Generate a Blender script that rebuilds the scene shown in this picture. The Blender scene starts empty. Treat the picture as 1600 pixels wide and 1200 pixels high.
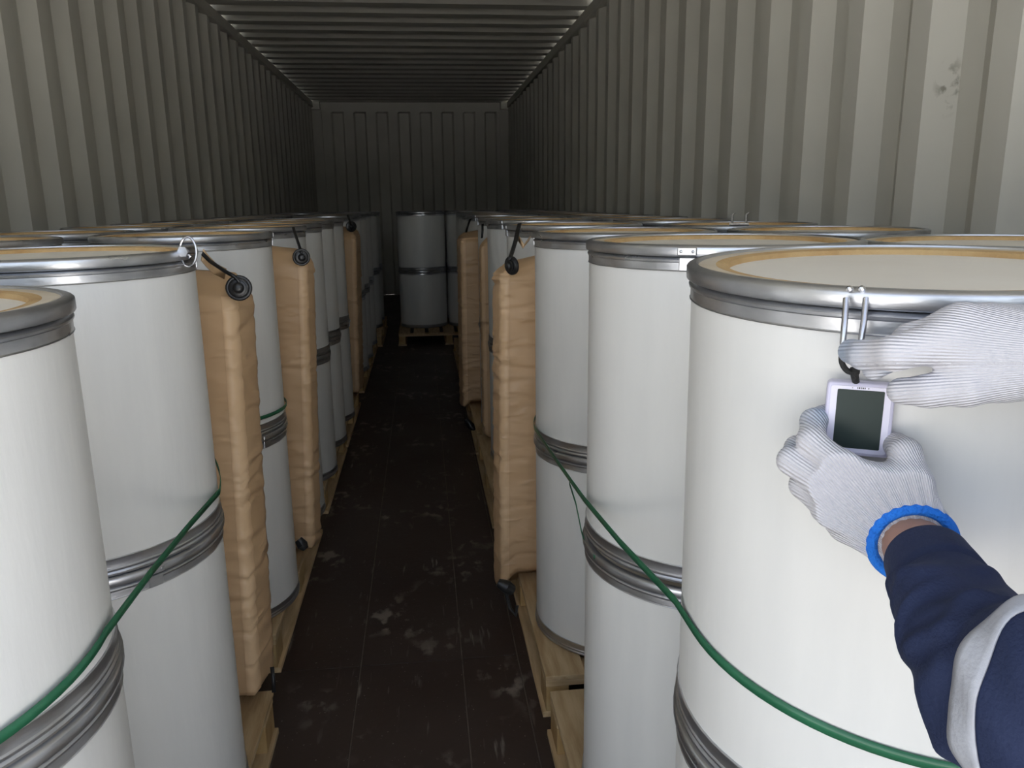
import bpy, math, random
import numpy as np
from mathutils import Vector, Matrix

# ------------------------------------------------------------------ scene, camera, light
scene = bpy.context.scene
COL = scene.collection
FLOOR = 1.08                      # container floor lies this far below the rim of the front drums
F_PX, PITCH, YAW, ROLL, CAM_H = 1217.23, 0.228651, 0.110801, -0.012127, 0.06288

def cam_axes():
    y, t, r = YAW, PITCH, ROLL
    fw = np.array([math.sin(y)*math.cos(t), math.cos(y)*math.cos(t), -math.sin(t)])
    rt = np.array([math.cos(y), -math.sin(y), 0.0])
    up = np.cross(rt, fw)
    return math.cos(r)*rt + math.sin(r)*up, -math.sin(r)*rt + math.cos(r)*up, fw
RT, UP, FW = cam_axes()
EYE = np.array([0, 0, CAM_H + FLOOR])

def at(px, py, dist):
    """world point seen in direction (px, py) at a real distance along the view axis"""
    return EYE + dist*(FW + RT*(px-800)/F_PX - UP*(py-600)/F_PX)

cam_data = bpy.data.cameras.new('camera')
cam = bpy.data.objects.new('camera', cam_data)
COL.objects.link(cam)
cam_data.sensor_width = 36.0
cam_data.lens = F_PX/1600*36.0
cam_data.clip_start = 0.02
m = Matrix.Identity(4)
for i in range(3):
    m[i][0], m[i][1], m[i][2], m[i][3] = RT[i], UP[i], -FW[i], EYE[i]
cam.matrix_world = m
scene.camera = cam

world = bpy.data.worlds.new('sky')
scene.world = world
world.use_nodes = True
wn = world.node_tree.nodes; wl = world.node_tree.links
wn.clear()
sky = wn.new('ShaderNodeTexSky'); sky.sky_type = 'NISHITA'
sky.sun_disc = False
sky.sun_elevation = math.radians(57)
sky.sun_rotation = math.radians(20)
sky.dust_density = 3.0
sky.ozone_density = 0.6
haze = wn.new('ShaderNodeHueSaturation'); haze.inputs['Saturation'].default_value = 0.5   # thin white haze over the whole sky
wl.new(sky.outputs[0], haze.inputs['Color'])
bg = wn.new('ShaderNodeBackground'); bg.inputs[1].default_value = 0.30
wo = wn.new('ShaderNodeOutputWorld')
wl.new(haze.outputs[0], bg.inputs[0]); wl.new(bg.outputs[0], wo.inputs[0])

sun_data = bpy.data.lights.new('sun', 'SUN')
sun_data.energy = 15.0; sun_data.angle = math.radians(0.6); sun_data.color = (1.0, 0.97, 0.925)
sun = bpy.data.objects.new('sun', sun_data)
COL.objects.link(sun)
sd = Vector((math.sin(math.radians(20))*math.cos(math.radians(57)), math.cos(math.radians(20))*math.cos(math.radians(57)), math.sin(math.radians(57))))
sun.rotation_euler = sd.to_track_quat('Z', 'Y').to_euler()
sun.location = (0, 4, 8)

vs = scene.view_settings
vs.view_transform = 'Standard'; vs.look = 'None'; vs.exposure = 0.80; vs.gamma = 1.0; vs.use_curve_mapping = False
cy = scene.cycles
cy.use_denoising = True
cy.max_bounces = 10; cy.diffuse_bounces = 6; cy.glossy_bounces = 4
cy.sample_clamp_indirect = 6.0

random.seed(7)
rng = np.random.default_rng(5)

# ------------------------------------------------------------------ materials
def mat(name, base, rough=0.5, metal=0.0, vary=None, scale=8.0, stretch=(1, 1, 1), bump=0.0, bump_scale=60.0,
        bump_stretch=None, spec=0.5, rough_vary=0.0, coords='Object', rand=0.0):
    """base colour with noise towards vary, fine bump; rand shifts brightness per object"""
    M = bpy.data.materials.new(name); M.use_nodes = True
    n = M.node_tree.nodes; l = M.node_tree.links
    b = n['Principled BSDF']
    b.inputs['Base Color'].default_value = (*base, 1); b.inputs['Roughness'].default_value = rough
    b.inputs['Metallic'].default_value = metal; b.inputs['Specular IOR Level'].default_value = spec
    tc = n.new('ShaderNodeTexCoord')
    mp = n.new('ShaderNodeMapping'); mp.inputs['Scale'].default_value = stretch
    l.new(tc.outputs[coords], mp.inputs[0])
    col = None
    if vary is not None:
        nz = n.new('ShaderNodeTexNoise'); nz.inputs['Scale'].default_value = scale; nz.inputs['Detail'].default_value = 5
        l.new(mp.outputs[0], nz.inputs['Vector'])
        rp = n.new('ShaderNodeValToRGB')
        rp.color_ramp.elements[0].position = 0.35; rp.color_ramp.elements[1].position = 0.68
        rp.color_ramp.elements[0].color = (*base, 1); rp.color_ramp.elements[1].color = (*vary, 1)
        l.new(nz.outputs['Fac'], rp.inputs[0]); col = rp.outputs[0]
        if rough_vary:
            mr = n.new('ShaderNodeMapRange'); mr.inputs['To Min'].default_value = rough-rough_vary; mr.inputs['To Max'].default_value = rough+rough_vary
            l.new(nz.outputs['Fac'], mr.inputs[0]); l.new(mr.outputs[0], b.inputs['Roughness'])
    if rand and col is not None:
        oi = n.new('ShaderNodeObjectInfo')
        mr2 = n.new('ShaderNodeMapRange'); mr2.inputs['To Min'].default_value = 1-rand; mr2.inputs['To Max'].default_value = 1+rand*0.4
        l.new(oi.outputs['Random'], mr2.inputs[0])
        hs = n.new('ShaderNodeHueSaturation'); l.new(mr2.outputs[0], hs.inputs['Value']); l.new(col, hs.inputs['Color'])
        col = hs.outputs[0]
    if col is not None: l.new(col, b.inputs['Base Color'])
    if bump:
        mp2 = n.new('ShaderNodeMapping'); mp2.inputs['Scale'].default_value = bump_stretch or stretch
        l.new(tc.outputs[coords], mp2.inputs[0])
        nb = n.new('ShaderNodeTexNoise'); nb.inputs['Scale'].default_value = bump_scale; nb.inputs['Detail'].default_value = 4
        l.new(mp2.outputs[0], nb.inputs['Vector'])
        bp = n.new('ShaderNodeBump'); bp.inputs['Strength'].default_value = bump; bp.inputs['Distance'].default_value = 0.004
        l.new(nb.outputs['Fac'], bp.inputs['Height']); l.new(bp.outputs[0], b.inputs['Normal'])
    return M

PAINT = mat('container_paint', (0.60, 0.585, 0.525), 0.52, vary=(0.54, 0.525, 0.47), scale=2.2, bump=0.10, bump_scale=9)
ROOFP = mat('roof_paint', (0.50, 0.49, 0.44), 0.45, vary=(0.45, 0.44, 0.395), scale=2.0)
FIBRE = mat('drum_fibre', (0.745, 0.74, 0.715), 0.40, vary=(0.70, 0.697, 0.675), scale=7, stretch=(3, 3, 0.5), bump=0.10, bump_scale=35, bump_stretch=(3, 3, 0.6), spec=0.4, rand=0.04)
STEEL = mat('galvanised_steel', (0.66, 0.67, 0.69), 0.33, 0.95, vary=(0.45, 0.46, 0.49), scale=14, stretch=(1, 1, 3), rough_vary=0.14, bump=0.18, bump_scale=25, rand=0.10)
PIN = mat('bright_steel', (0.68, 0.68, 0.70), 0.22, 1.0, vary=(0.55, 0.55, 0.58), scale=40)
LIDTOP = mat('lid_paper', (0.70, 0.62, 0.50), 0.7, vary=(0.60, 0.49, 0.34), scale=9, bump=0.2, bump_scale=50, rand=0.12)
LIDDISC = mat('lid_disc_paper', (0.87, 0.82, 0.73), 0.6, vary=(0.83, 0.77, 0.67), scale=6, bump=0.15, bump_scale=40, rand=0.10)
LIDCUT = mat('lid_cut_edge', (0.64, 0.44, 0.21), 0.8, vary=(0.50, 0.30, 0.12), scale=16, bump=0.6, bump_scale=120, rand=0.15)
def kraft(name, base, vary, amt):
    M = mat(name, base, 0.42, vary=vary, scale=5, spec=0.42, rand=0.06)
    n = M.node_tree.nodes; l = M.node_tree.links; b = n['Principled BSDF']
    tc = n.new('ShaderNodeTexCoord'); mp = n.new('ShaderNodeMapping'); mp.inputs['Scale'].default_value = (1.0, 1.0, 2.6)
    mp.inputs['Rotation'].default_value = (0.25, -0.2, 0)
    l.new(tc.outputs['Object'], mp.inputs[0])
    prev = None
    for sc, ds, st in ((5.5, 0.030, amt), (15.0, 0.012, amt*0.8)):
        z = n.new('ShaderNodeTexNoise'); z.noise_type = 'RIDGED_MULTIFRACTAL'; z.inputs['Scale'].default_value = sc; z.inputs['Detail'].default_value = 2.5
        z.inputs['Distortion'].default_value = 0.5
        l.new(mp.outputs[0], z.inputs['Vector'])
        p = n.new('ShaderNodeMath'); p.operation = 'POWER'; p.inputs[1].default_value = 1.7; l.new(z.outputs['Fac'], p.inputs[0])
        bp = n.new('ShaderNodeBump'); bp.inputs['Strength'].default_value = st; bp.inputs['Distance'].default_value = ds
        l.new(p.outputs[0], bp.inputs['Height'])
        if prev is not None: l.new(prev.outputs[0], bp.inputs['Normal'])
        prev = bp
    l.new(prev.outputs[0], b.inputs['Normal'])
    return M
KRAFT = kraft('kraft_paper', (0.62, 0.42, 0.245), (0.55, 0.36, 0.20), 0.9)
KRAFT2 = kraft('kraft_fold_paper', (0.70, 0.49, 0.295), (0.63, 0.425, 0.245), 0.9)
BLACK = mat('black_plastic', (0.012, 0.012, 0.013), 0.32, vary=(0.02, 0.02, 0.021), scale=20)
CORD = mat('black_cord', (0.014, 0.014, 0.014), 0.7, vary=(0.022, 0.022, 0.022), scale=60, bump=0.4, bump_scale=300)
WOOD = mat('pallet_wood', (0.66, 0.49, 0.285), 0.75, vary=(0.47, 0.32, 0.16), scale=9, stretch=(6, 0.8, 6), bump=0.4, bump_scale=30, bump_stretch=(6, 0.7, 6), rand=0.25)
WOODX = mat('pallet_wood_cross', (0.66, 0.49, 0.285), 0.75, vary=(0.47, 0.32, 0.16), scale=9, stretch=(0.8, 6, 6), bump=0.4, bump_scale=30, bump_stretch=(0.7, 6, 6), rand=0.25)
BLOCK = mat('pallet_block_wood', (0.62, 0.44, 0.21), 0.8, vary=(0.46, 0.28, 0.105), scale=14, bump=0.5, bump_scale=60, rand=0.2)
GREEN = mat('green_strap', (0.022, 0.125, 0.062), 0.32, vary=(0.028, 0.15, 0.075), scale=30, spec=0.5)
SKIN = mat('skin', (0.47, 0.27, 0.18), 0.5, vary=(0.42, 0.235, 0.155), scale=40, bump=0.1, bump_scale=200)
NAVY = mat('navy_cloth', (0.017, 0.026, 0.066), 0.75, vary=(0.022, 0.032, 0.08), scale=14, bump=0.25, bump_scale=420, spec=0.25)
REFLECT = mat('reflective_tape', (0.44, 0.455, 0.50), 0.42, 0.0, vary=(0.38, 0.39, 0.43), scale=25, bump=0.2, bump_scale=300)
CUFF = mat('blue_cuff', (0.01, 0.17, 0.72), 0.8, vary=(0.012, 0.21, 0.80), scale=90, bump=0.8, bump_scale=420)
CASE = mat('device_case', (0.66, 0.64, 0.80), 0.3, vary=(0.64, 0.62, 0.78), scale=10)
BEZEL = mat('device_bezel', (0.74, 0.72, 0.86), 0.3, vary=(0.72, 0.70, 0.84), scale=10)
SCREEN = mat('device_screen', (0.035, 0.050, 0.046), 0.28, vary=(0.030, 0.044, 0.041), scale=3, spec=0.12)
CONCRETE = mat('concrete', (0.53, 0.52, 0.50), 0.85, vary=(0.46, 0.452, 0.435), scale=1.2, bump=0.2, bump_scale=18)
HAIR = mat('hair', (0.02, 0.016, 0.013), 0.6, vary=(0.03, 0.024, 0.02), scale=60)
SHOE = mat('black_leather', (0.02, 0.02, 0.021), 0.45, vary=(0.03, 0.03, 0.03), scale=20)
DUST = mat('seam_dust', (0.21, 0.175, 0.145), 0.9, vary=(0.13, 0.105, 0.085), scale=20)

def floor_material():
    M = bpy.data.materials.new('floor_plywood'); M.use_nodes = True
    n = M.node_tree.nodes; l = M.node_tree.links; b = n['Principled BSDF']
    tc = n.new('ShaderNodeTexCoord')
    def noise(scale, detail, stretch=(1, 1, 1)):
        mp = n.new('ShaderNodeMapping'); mp.inputs['Scale'].default_value = stretch
        l.new(tc.outputs['Object'], mp.inputs[0])
        z = n.new('ShaderNodeTexNoise'); z.inputs['Scale'].default_value = scale; z.inputs['Detail'].default_value = detail
        l.new(mp.outputs[0], z.inputs['Vector']); return z
    def ramp(src, p0, p1):
        r = n.new('ShaderNodeMapRange'); r.inputs['From Min'].default_value = p0; r.inputs['From Max'].default_value = p1; r.clamp = True
        l.new(src, r.inputs[0]); return r.outputs[0]
    def mix(f, a, c):
        x = n.new('ShaderNodeMix'); x.data_type = 'RGBA'
        l.new(f, x.inputs[0])
        for s, v in ((6, a), (7, c)):
            if isinstance(v, tuple): x.inputs[s].default_value = (*v, 1)
            else: l.new(v, x.inputs[s])
        return x.outputs[2]
    base = mix(ramp(noise(2.5, 6).outputs['Fac'], 0.35, 0.7), (0.036, 0.022, 0.018), (0.058, 0.040, 0.033))
    # pale scuffs where several noises agree, and fine scratches
    ma = n.new('ShaderNodeMath'); ma.operation = 'MULTIPLY'
    l.new(ramp(noise(4.2, 3, (1, 0.8, 1)).outputs['Fac'], 0.53, 0.66), ma.inputs[0])
    l.new(ramp(noise(24, 9, (1, 0.7, 1)).outputs['Fac'], 0.52, 0.62), ma.inputs[1])
    c1 = mix(ma.outputs[0], base, (0.23, 0.195, 0.165))
    ms = n.new('ShaderNodeMath'); ms.operation = 'MULTIPLY'
    l.new(ramp(noise(55, 3, (1, 0.12, 1)).outputs['Fac'], 0.62, 0.72), ms.inputs[0])
    l.new(ramp(noise(4, 2).outputs['Fac'], 0.48, 0.66), ms.inputs[1])
    c2 = mix(ms.outputs[0], c1, (0.25, 0.22, 0.19))
    mr_ = n.new('ShaderNodeMapping'); mr_.inputs['Rotation'].default_value = (0, 0, 0.62); mr_.inputs['Scale'].default_value = (1, 0.05, 1)
    l.new(tc.outputs['Object'], mr_.inputs[0])
    zs_ = n.new('ShaderNodeTexNoise'); zs_.inputs['Scale'].default_value = 38; zs_.inputs['Detail'].default_value = 2
    l.new(mr_.outputs[0], zs_.inputs['Vector'])
    mq = n.new('ShaderNodeMath'); mq.operation = 'MULTIPLY'
    l.new(ramp(zs_.outputs['Fac'], 0.68, 0.73), mq.inputs[0]); l.new(ramp(noise(3, 2, (1.3, 1, 1)).outputs['Fac'], 0.5, 0.62), mq.inputs[1])
    c2 = mix(mq.outputs[0], c2, (0.22, 0.19, 0.165))
    # small specks
    sp = mix(ramp(noise(150, 1).outputs['Fac'], 0.735, 0.77), c2, (0.22, 0.19, 0.165))
    l.new(sp, b.inputs['Base Color'])
    rr = n.new('ShaderNodeMapRange'); rr.inputs['To Min'].default_value = 0.38; rr.inputs['To Max'].default_value = 0.62
    l.new(noise(5, 5).outputs['Fac'], rr.inputs[0]); l.new(rr.outputs[0], b.inputs['Roughness'])
    bp = n.new('ShaderNodeBump'); bp.inputs['Strength'].default_value = 0.25; bp.inputs['Distance'].default_value = 0.003
    l.new(noise(40, 6).outputs['Fac'], bp.inputs['Height']); l.new(bp.outputs[0], b.inputs['Normal'])
    return M
FLOORM = floor_material()

def knit_material(name, base, tint):
    """cotton string knit: ribs follow the 'knit' attribute that the glove mesh stores"""
    M = bpy.data.materials.new(name); M.use_nodes = True
    n = M.node_tree.nodes; l = M.node_tree.links; b = n['Principled BSDF']
    b.inputs['Roughness'].default_value = 0.9; b.inputs['Specular IOR Level'].default_value = 0.2
    at_ = n.new('ShaderNodeAttribute'); at_.attribute_name = 'knit'
    tc = n.new('ShaderNodeTexCoord')
    nz = n.new('ShaderNodeTexNoise'); nz.inputs['Scale'].default_value = 45; nz.inputs['Detail'].default_value = 3
    l.new(tc.outputs['Object'], nz.inputs['Vector'])
    ad = n.new('ShaderNodeMath'); ad.operation = 'MULTIPLY_ADD'; ad.inputs[1].default_value = 2.2
    l.new(nz.outputs['Fac'], ad.inputs[0]); l.new(at_.outputs['Fac'], ad.inputs[2])
    sn = n.new('ShaderNodeMath'); sn.operation = 'SINE'; l.new(ad.outputs[0], sn.inputs[0])
    nf = n.new('ShaderNodeTexNoise'); nf.inputs['Scale'].default_value = 700; nf.inputs['Detail'].default_value = 2
    l.new(tc.outputs['Object'], nf.inputs['Vector'])
    sm = n.new('ShaderNodeMath'); sm.operation = 'MULTIPLY_ADD'; sm.inputs[1].default_value = 0.9
    l.new(nf.outputs['Fac'], sm.inputs[0]); l.new(sn.outputs[0], sm.inputs[2])
    bp = n.new('ShaderNodeBump'); bp.inputs['Strength'].default_value = 0.5; bp.inputs['Distance'].default_value = 0.0018
    l.new(sm.outputs[0], bp.inputs['Height']); l.new(bp.outputs[0], b.inputs['Normal'])
    bl = n.new('ShaderNodeAttribute'); bl.attribute_name = 'soil'
    mx = n.new('ShaderNodeMix'); mx.data_type = 'RGBA'
    mx.inputs[6].default_value = (*base, 1); mx.inputs[7].default_value = (*tint, 1)
    nm = n.new('ShaderNodeMath'); nm.operation = 'MULTIPLY'
    l.new(bl.outputs['Fac'], nm.inputs[0]); l.new(nz.outputs['Fac'], nm.inputs[1])
    l.new(nm.outputs[0], mx.inputs[0]); l.new(mx.outputs[2], b.inputs['Base Color'])
    return M
KNIT = knit_material('knit_cotton', (0.66, 0.65, 0.685), (0.24, 0.37, 0.56))

# ------------------------------------------------------------------ mesh helpers
def make(name, verts, faces, material, parent=None, smooth=True, angle=None):
    me = bpy.data.meshes.new(name)
    me.from_pydata([tuple(map(float, v)) for v in verts], [], [tuple(int(i) for i in f) for f in faces])
    me.validate(); me.update()
    if smooth:
        me.polygons.foreach_set('use_smooth', [True]*len(me.polygons))
        if angle: me.set_sharp_from_angle(angle=math.radians(angle))
    me.materials.append(material)
    o = bpy.data.objects.new(name, me); COL.objects.link(o)
    if parent is not None: o.parent = parent
    return o

class MB:
    """collects shapes for ONE mesh"""
    def __init__(s): s.v = []; s.f = []
    def add(s, v, f):
        b = len(s.v); s.v += [tuple(map(float, p)) for p in v]; s.f += [tuple(b+int(i) for i in q) for q in f]
    def box(s, lo, hi, ch=0.0):
        x0, y0, z0 = lo; x1, y1, z1 = hi
        if not ch:
            s.add([(x0, y0, z0), (x1, y0, z0), (x1, y1, z0), (x0, y1, z0), (x0, y0, z1), (x1, y0, z1), (x1, y1, z1), (x0, y1, z1)],
                  [(0, 3, 2, 1), (4, 5, 6, 7), (0, 1, 5, 4), (1, 2, 6, 5), (2, 3, 7, 6), (3, 0, 4, 7)])
            return
        c = ch; lay = []
        for z, i in ((z0, c), (z0+c, 0), (z1-c, 0), (z1, c)):
            lay.append([(x0+c, y0+i, z), (x1-c, y0+i, z), (x1-i, y0+c, z), (x1-i, y1-c, z), (x1-c, y1-i, z), (x0+c, y1-i, z), (x0+i, y1-c, z), (x0+i, y0+c, z)])
        v = [p for L in lay for p in L]; f = [tuple(range(7, -1, -1)), tuple(range(24, 32))]
        for k in range(3):
            for i in range(8): f.append((k*8+i, k*8+(i+1) % 8, k*8+8+(i+1) % 8, k*8+8+i))
        s.add(v, f)
    def tube(s, pts, rad, seg=12, closed=False, caps=True):
        pts = [Vector(p) for p in pts]; n = len(pts)
        rad = rad if hasattr(rad, '__len__') else [rad]*n
        up = Vector((0, 0, 1)); v = []; prev = None
        for i, p in enumerate(pts):
            a = pts[(i-1) % n] if (closed or i) else p; b = pts[(i+1) % n] if (closed or i < n-1) else p
            t = (b-a).normalized()
            if prev is None:
                u = t.cross(up)
                if u.length < 1e-3: u = t.cross(Vector((1, 0, 0)))
            else: u = prev - t*prev.dot(t)
            u.normalize(); w = t.cross(u); prev = u
            for k in range(seg):
                q = 2*math.pi*k/seg; v.append(p + (u*math.cos(q)+w*math.sin(q))*rad[i])
        f = []
        for i in range(n if closed else n-1):
            for k in range(seg):
                f.append((i*seg+k, i*seg+(k+1) % seg, ((i+1) % n)*seg+(k+1) % seg, ((i+1) % n)*seg+k))
        if caps and not closed: f += [tuple(range(seg-1, -1, -1)), tuple((n-1)*seg+k for k in range(seg))]
        s.add(v, f)
    def lathe(s, prof, seg=64, mtx=None, cap0=False, cap1=False):
        v = []; n = len(prof)
        for r, z in prof:
            for k in range(seg):
                q = 2*math.pi*k/seg; v.append(Vector((r*math.cos(q), r*math.sin(q), z)))
        if mtx is not None: v = [mtx @ p for p in v]
        f = [(i*seg+k, i*seg+(k+1) % seg, (i+1)*seg+(k+1) % seg, (i+1)*seg+k) for i in range(n-1) for k in range(seg)]
        if cap0: f.append(tuple(range(seg-1, -1, -1)))
        if cap1: f.append(tuple((n-1)*seg+k for k in range(seg)))
        s.add(v, f)
    def obj(s, name, material, parent=None, smooth=True, angle=35):
        return make(name, s.v, s.f, material, parent, smooth, angle)

def empty(name, loc=(0, 0, 0), rz=0.0):
    o = bpy.data.objects.new(name, None); COL.objects.link(o)
    o.location = loc; o.rotation_euler = (0, 0, rz); o.empty_display_size = 0.05
    return o
def tag(o, label=None, cat=None, group=None, kind=None):
    if label: o['label'] = label
    if cat: o['category'] = cat
    if group: o['group'] = group
    if kind: o['kind'] = kind
    return o
def dup(root, loc, rz=0.0):
    r = root.copy(); COL.objects.link(r); r.location = loc; r.rotation_euler = (0, 0, rz)
    for k in ('label', 'group', 'category'):
        if k in r and k != 'category': del r[k]
    for ch in list(root.children):
        c = ch.copy(); COL.objects.link(c); c.parent = r
        for g in ch.children:
            d = g.copy(); COL.objects.link(d); d.parent = c
    return r

# ------------------------------------------------------------------ container shell
XL, XR, Y0, YE, ZC = -1.27, 1.125, 0.0, 10.22, 2.36
def corrugated(name, x_in, out, pitch, start):
    """trapezoid ribs along Y; x_in = inner flats, out = direction of the recess"""
    prof = []
    k = math.floor((Y0-start)/pitch)-1
    while start+k*pitch < YE+pitch:
        y = start+k*pitch
        prof += [(y, 0), (y+pitch*0.26, 0), (y+pitch*0.50, 0.036), (y+pitch*0.75, 0.036)]
        k += 1
    pts = [(y, d) for y, d in prof if Y0 < y < YE]
    pts = [(Y0, pts[0][1])] + pts + [(YE, pts[-1][1])]
    v = []; f = []
    for z in (0.0, ZC-0.06):
        for off in (0.0, 0.004):
            v += [(x_in+out*(d+off), y, z) for y, d in pts]
    n = len(pts)
    for i in range(n-1):
        f += [(i, i+1, 2*n+i+1, 2*n+i), (n+i+1, n+i, 3*n+i, 3*n+i+1), (2*n+i, 2*n+i+1, 3*n+i+1, 3*n+i)]
    return tag(make(name, v, f, PAINT, None, False), kind='structure')
wr_ = corrugated('wall_right', XR, 1, 0.278, 1.449)
def scuffed_paint(src, centre, size, col):
    M = src.copy(); M.name = 'scuffed_paint'
    n = M.node_tree.nodes; l = M.node_tree.links; b = n['Principled BSDF']
    tc = n.new('ShaderNodeTexCoord'); mp = n.new('ShaderNodeMapping'); mp.vector_type = 'TEXTURE'
    mp.inputs['Location'].default_value = centre; mp.inputs['Scale'].default_value = size
    l.new(tc.outputs['Object'], mp.inputs[0])
    ln = n.new('ShaderNodeVectorMath'); ln.operation = 'LENGTH'; l.new(mp.outputs[0], ln.inputs[0])
    nz = n.new('ShaderNodeTexNoise'); nz.inputs['Scale'].default_value = 38; nz.inputs['Detail'].default_value = 7
    l.new(tc.outputs['Object'], nz.inputs['Vector'])
    m1 = n.new('ShaderNodeMapRange'); m1.inputs['From Min'].default_value = 1.0; m1.inputs['From Max'].default_value = 0.4; m1.clamp = True
    l.new(ln.outputs['Value'], m1.inputs[0])
    m2 = n.new('ShaderNodeMapRange'); m2.inputs['From Min'].default_value = 0.5; m2.inputs['From Max'].default_value = 0.62; m2.clamp = True
    l.new(nz.outputs['Fac'], m2.inputs[0])
    mu = n.new('ShaderNodeMath'); mu.operation = 'MULTIPLY'; l.new(m1.outputs[0], mu.inputs[0]); l.new(m2.outputs[0], mu.inputs[1])
    mx = n.new('ShaderNodeMix'); mx.data_type = 'RGBA'; mx.inputs[7].default_value = (*col, 1)
    old = b.inputs['Base Color'].links[0].from_socket
    l.new(mu.outputs[0], mx.inputs[0]); l.new(old, mx.inputs[6]); l.new(mx.outputs[2], b.inputs['Base Color'])
    return M
wr_.data.materials[0] = scuffed_paint(PAINT, (1.14, 1.676, 1.378), (0.08, 0.035, 0.07), (0.27, 0.255, 0.21))
corrugated('wall_left', XL, -1, 0.2600, 2.77)

# end wall with vertical recessed panels and a plain header
v = []; f = []
xs = []
for k in range(8):
    x = -1.052+0.2685*k
    xs += [(x, 0.0), (x+0.022, 0.04), (x+0.135, 0.04), (x+0.157, 0.0)]
mb = MB()
pr = [(XL-0.04, 0.0)] + xs + [(XR+0.04, 0.0)]
zs = [0.0, 2.235, 2.25]
n = len(pr)
vv = [(x, YE-0.02+(d if j < 2 else 0), z) for j, z in enumerate(zs) for x, d in pr]
ff = [(j*n+i, j*n+i+1, (j+1)*n+i+1, (j+1)*n+i) for j in range(2) for i in range(n-1)]
mb.add(vv, ff)
mb.box((XL-0.04, YE-0.02, 2.25), (XR+0.04, YE, ZC))
mb.box((XL-0.04, YE+0.05, 0.0), (XR+0.04, YE+0.06, ZC))
tag(mb.obj('wall_back', PAINT, None, False), kind='structure')

# roof sheet: ribs across the container
pts = []
k = -1
start = 5.30 - 0.269*20
while start+k*0.269 < YE+0.3:
    y = start+k*0.269
    pts += [(y, 0.0), (y+0.11, 0.0), (y+0.15, 0.028), (y+0.229, 0.028)]
    k += 1
pts = [(y, d) for y, d in pts if Y0 < y < YE]
pts = [(Y0, 0)] + pts + [(YE, pts[-1][1])]
v = [(x, y, ZC+d+o) for x in (XL-0.04, XR+0.04) for o in (0, 0.004) for y, d in pts]
n = len(pts)
f = []
for i in range(n-1):
    f += [(i, i+1, 2*n+i+1, 2*n+i), (n+i+1, n+i, 3*n+i, 3*n+i+1)]
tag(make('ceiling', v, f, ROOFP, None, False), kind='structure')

def trim(num, lo, hi, m=PAINT, ch=0.004):
    b = MB(); b.box(lo, hi, ch)
    return tag(b.obj('trim_%d' % num, m, None, False), kind='structure')
trim(1, (XL-0.05, Y0, ZC-0.068), (XL+0.020, YE-0.02, ZC))
trim(2, (XR-0.020, Y0, ZC-0.068), (XR+0.05, YE-0.02, ZC))
trim(3, (XL-0.04, YE-0.10, 2.27), (XL+0.10, YE-0.021, ZC-0.001))
trim(4, (XR-0.10, YE-0.10, 2.27), (XR+0.04, YE-0.021, ZC-0.001))
trim(5, (XL-0.03, YE-0.05, 0.0), (XL+0.11, YE-0.021, 2.27))
trim(6, (XR-0.11, YE-0.05, 0.0), (XR+0.03, YE-0.021, 2.27))
trim(7, (XL-0.06, Y0-0.08, -0.15), (XL+0.03, Y0, ZC+0.06))
trim(8, (XR-0.03, Y0-0.08, -0.15), (XR+0.06, Y0, ZC+0.06))
trim(9, (XL-0.06, Y0-0.08, ZC-0.04), (XR+0.06, Y0, ZC+0.08))

# floor: plywood panels with dusty joints
b = MB(); b.box((XL-0.04, Y0-0.08, -0.15), (XR+0.04, YE+0.05, -0.0035))
floor = tag(b.obj('floor', DUST, None, False), kind='structure')
ex = [XL, -0.785, -0.195, 0.062, 0.205, 0.70, XR]
ey = [Y0-0.08, 1.80, 4.22, 6.64, 9.06, YE-0.02]
for i in range(len(ex)-1):
    for j in range(len(ey)-1):
        b = MB(); g = 0.0013
        b.box((ex[i]+g, ey[j]+g, -0.0034), (ex[i+1]-g, ey[j+1]-g, random.uniform(-0.0004, 0.0)), 0.0006)
        o = b.obj('floor_panel', FLOORM, floor, False)

# concrete apron outside the doors
b = MB()
b.add([(-30, -30, -0.16), (30, -30, -0.16), (30, 30, -0.16), (-30, 30, -0.16)], [(0, 1, 2, 3)])
b2 = MB(); b2.box((-30, -40, -0.30), (30, 40, -0.155))
tag(b2.obj('ground', CONCRETE, None, False), kind='structure')
b3 = MB(); b3.box((-3.2, -2.6, -0.155), (3.2, Y0-0.085, -0.004), 0.01)
tag(b3.obj('loading_dock', CONCRETE, None, False), kind='structure')

# ------------------------------------------------------------------ drums
R, RL, H1 = 0.2025, 0.208, 0.4867
DECK = FLOOR-0.9734            # pallet deck height
def ring_prof(H):
    return [(0.1965, H-0.004), (0.1973, H-0.0012), (0.1990, H-0.0002), (0.2030, H-0.0006), (0.2062, H-0.0018), (0.2076, H-0.0032), (0.2080, H-0.0042),
            (0.2080, H-0.0136), (0.2074, H-0.0148), (0.2058, H-0.0156), (0.2030, H-0.0150)]
def band_prof(H):
    return [(0.2000, H-0.0150), (0.2012, H-0.0165), (0.2040, H-0.0185), (0.2055, H-0.0205), (0.2050, H-0.0228), (0.2036, H-0.0240),
            (0.2036, H-0.0335), (0.2044, H-0.0345), (0.2040, H-0.0352), (0.2024, H-0.0353)]
CHIME = [(0.1700, 0.004), (0.1950, 0.000), (0.2030, 0.0003), (0.2056, 0.0022), (0.2060, 0.0050), (0.2046, 0.0068), (0.2042, 0.0078),
         (0.2054, 0.0098), (0.2054, 0.0118), (0.2040, 0.0135), (0.2040, 0.0255), (0.2046, 0.0268), (0.2040, 0.0275), (0.2024, 0.0277)]
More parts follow.
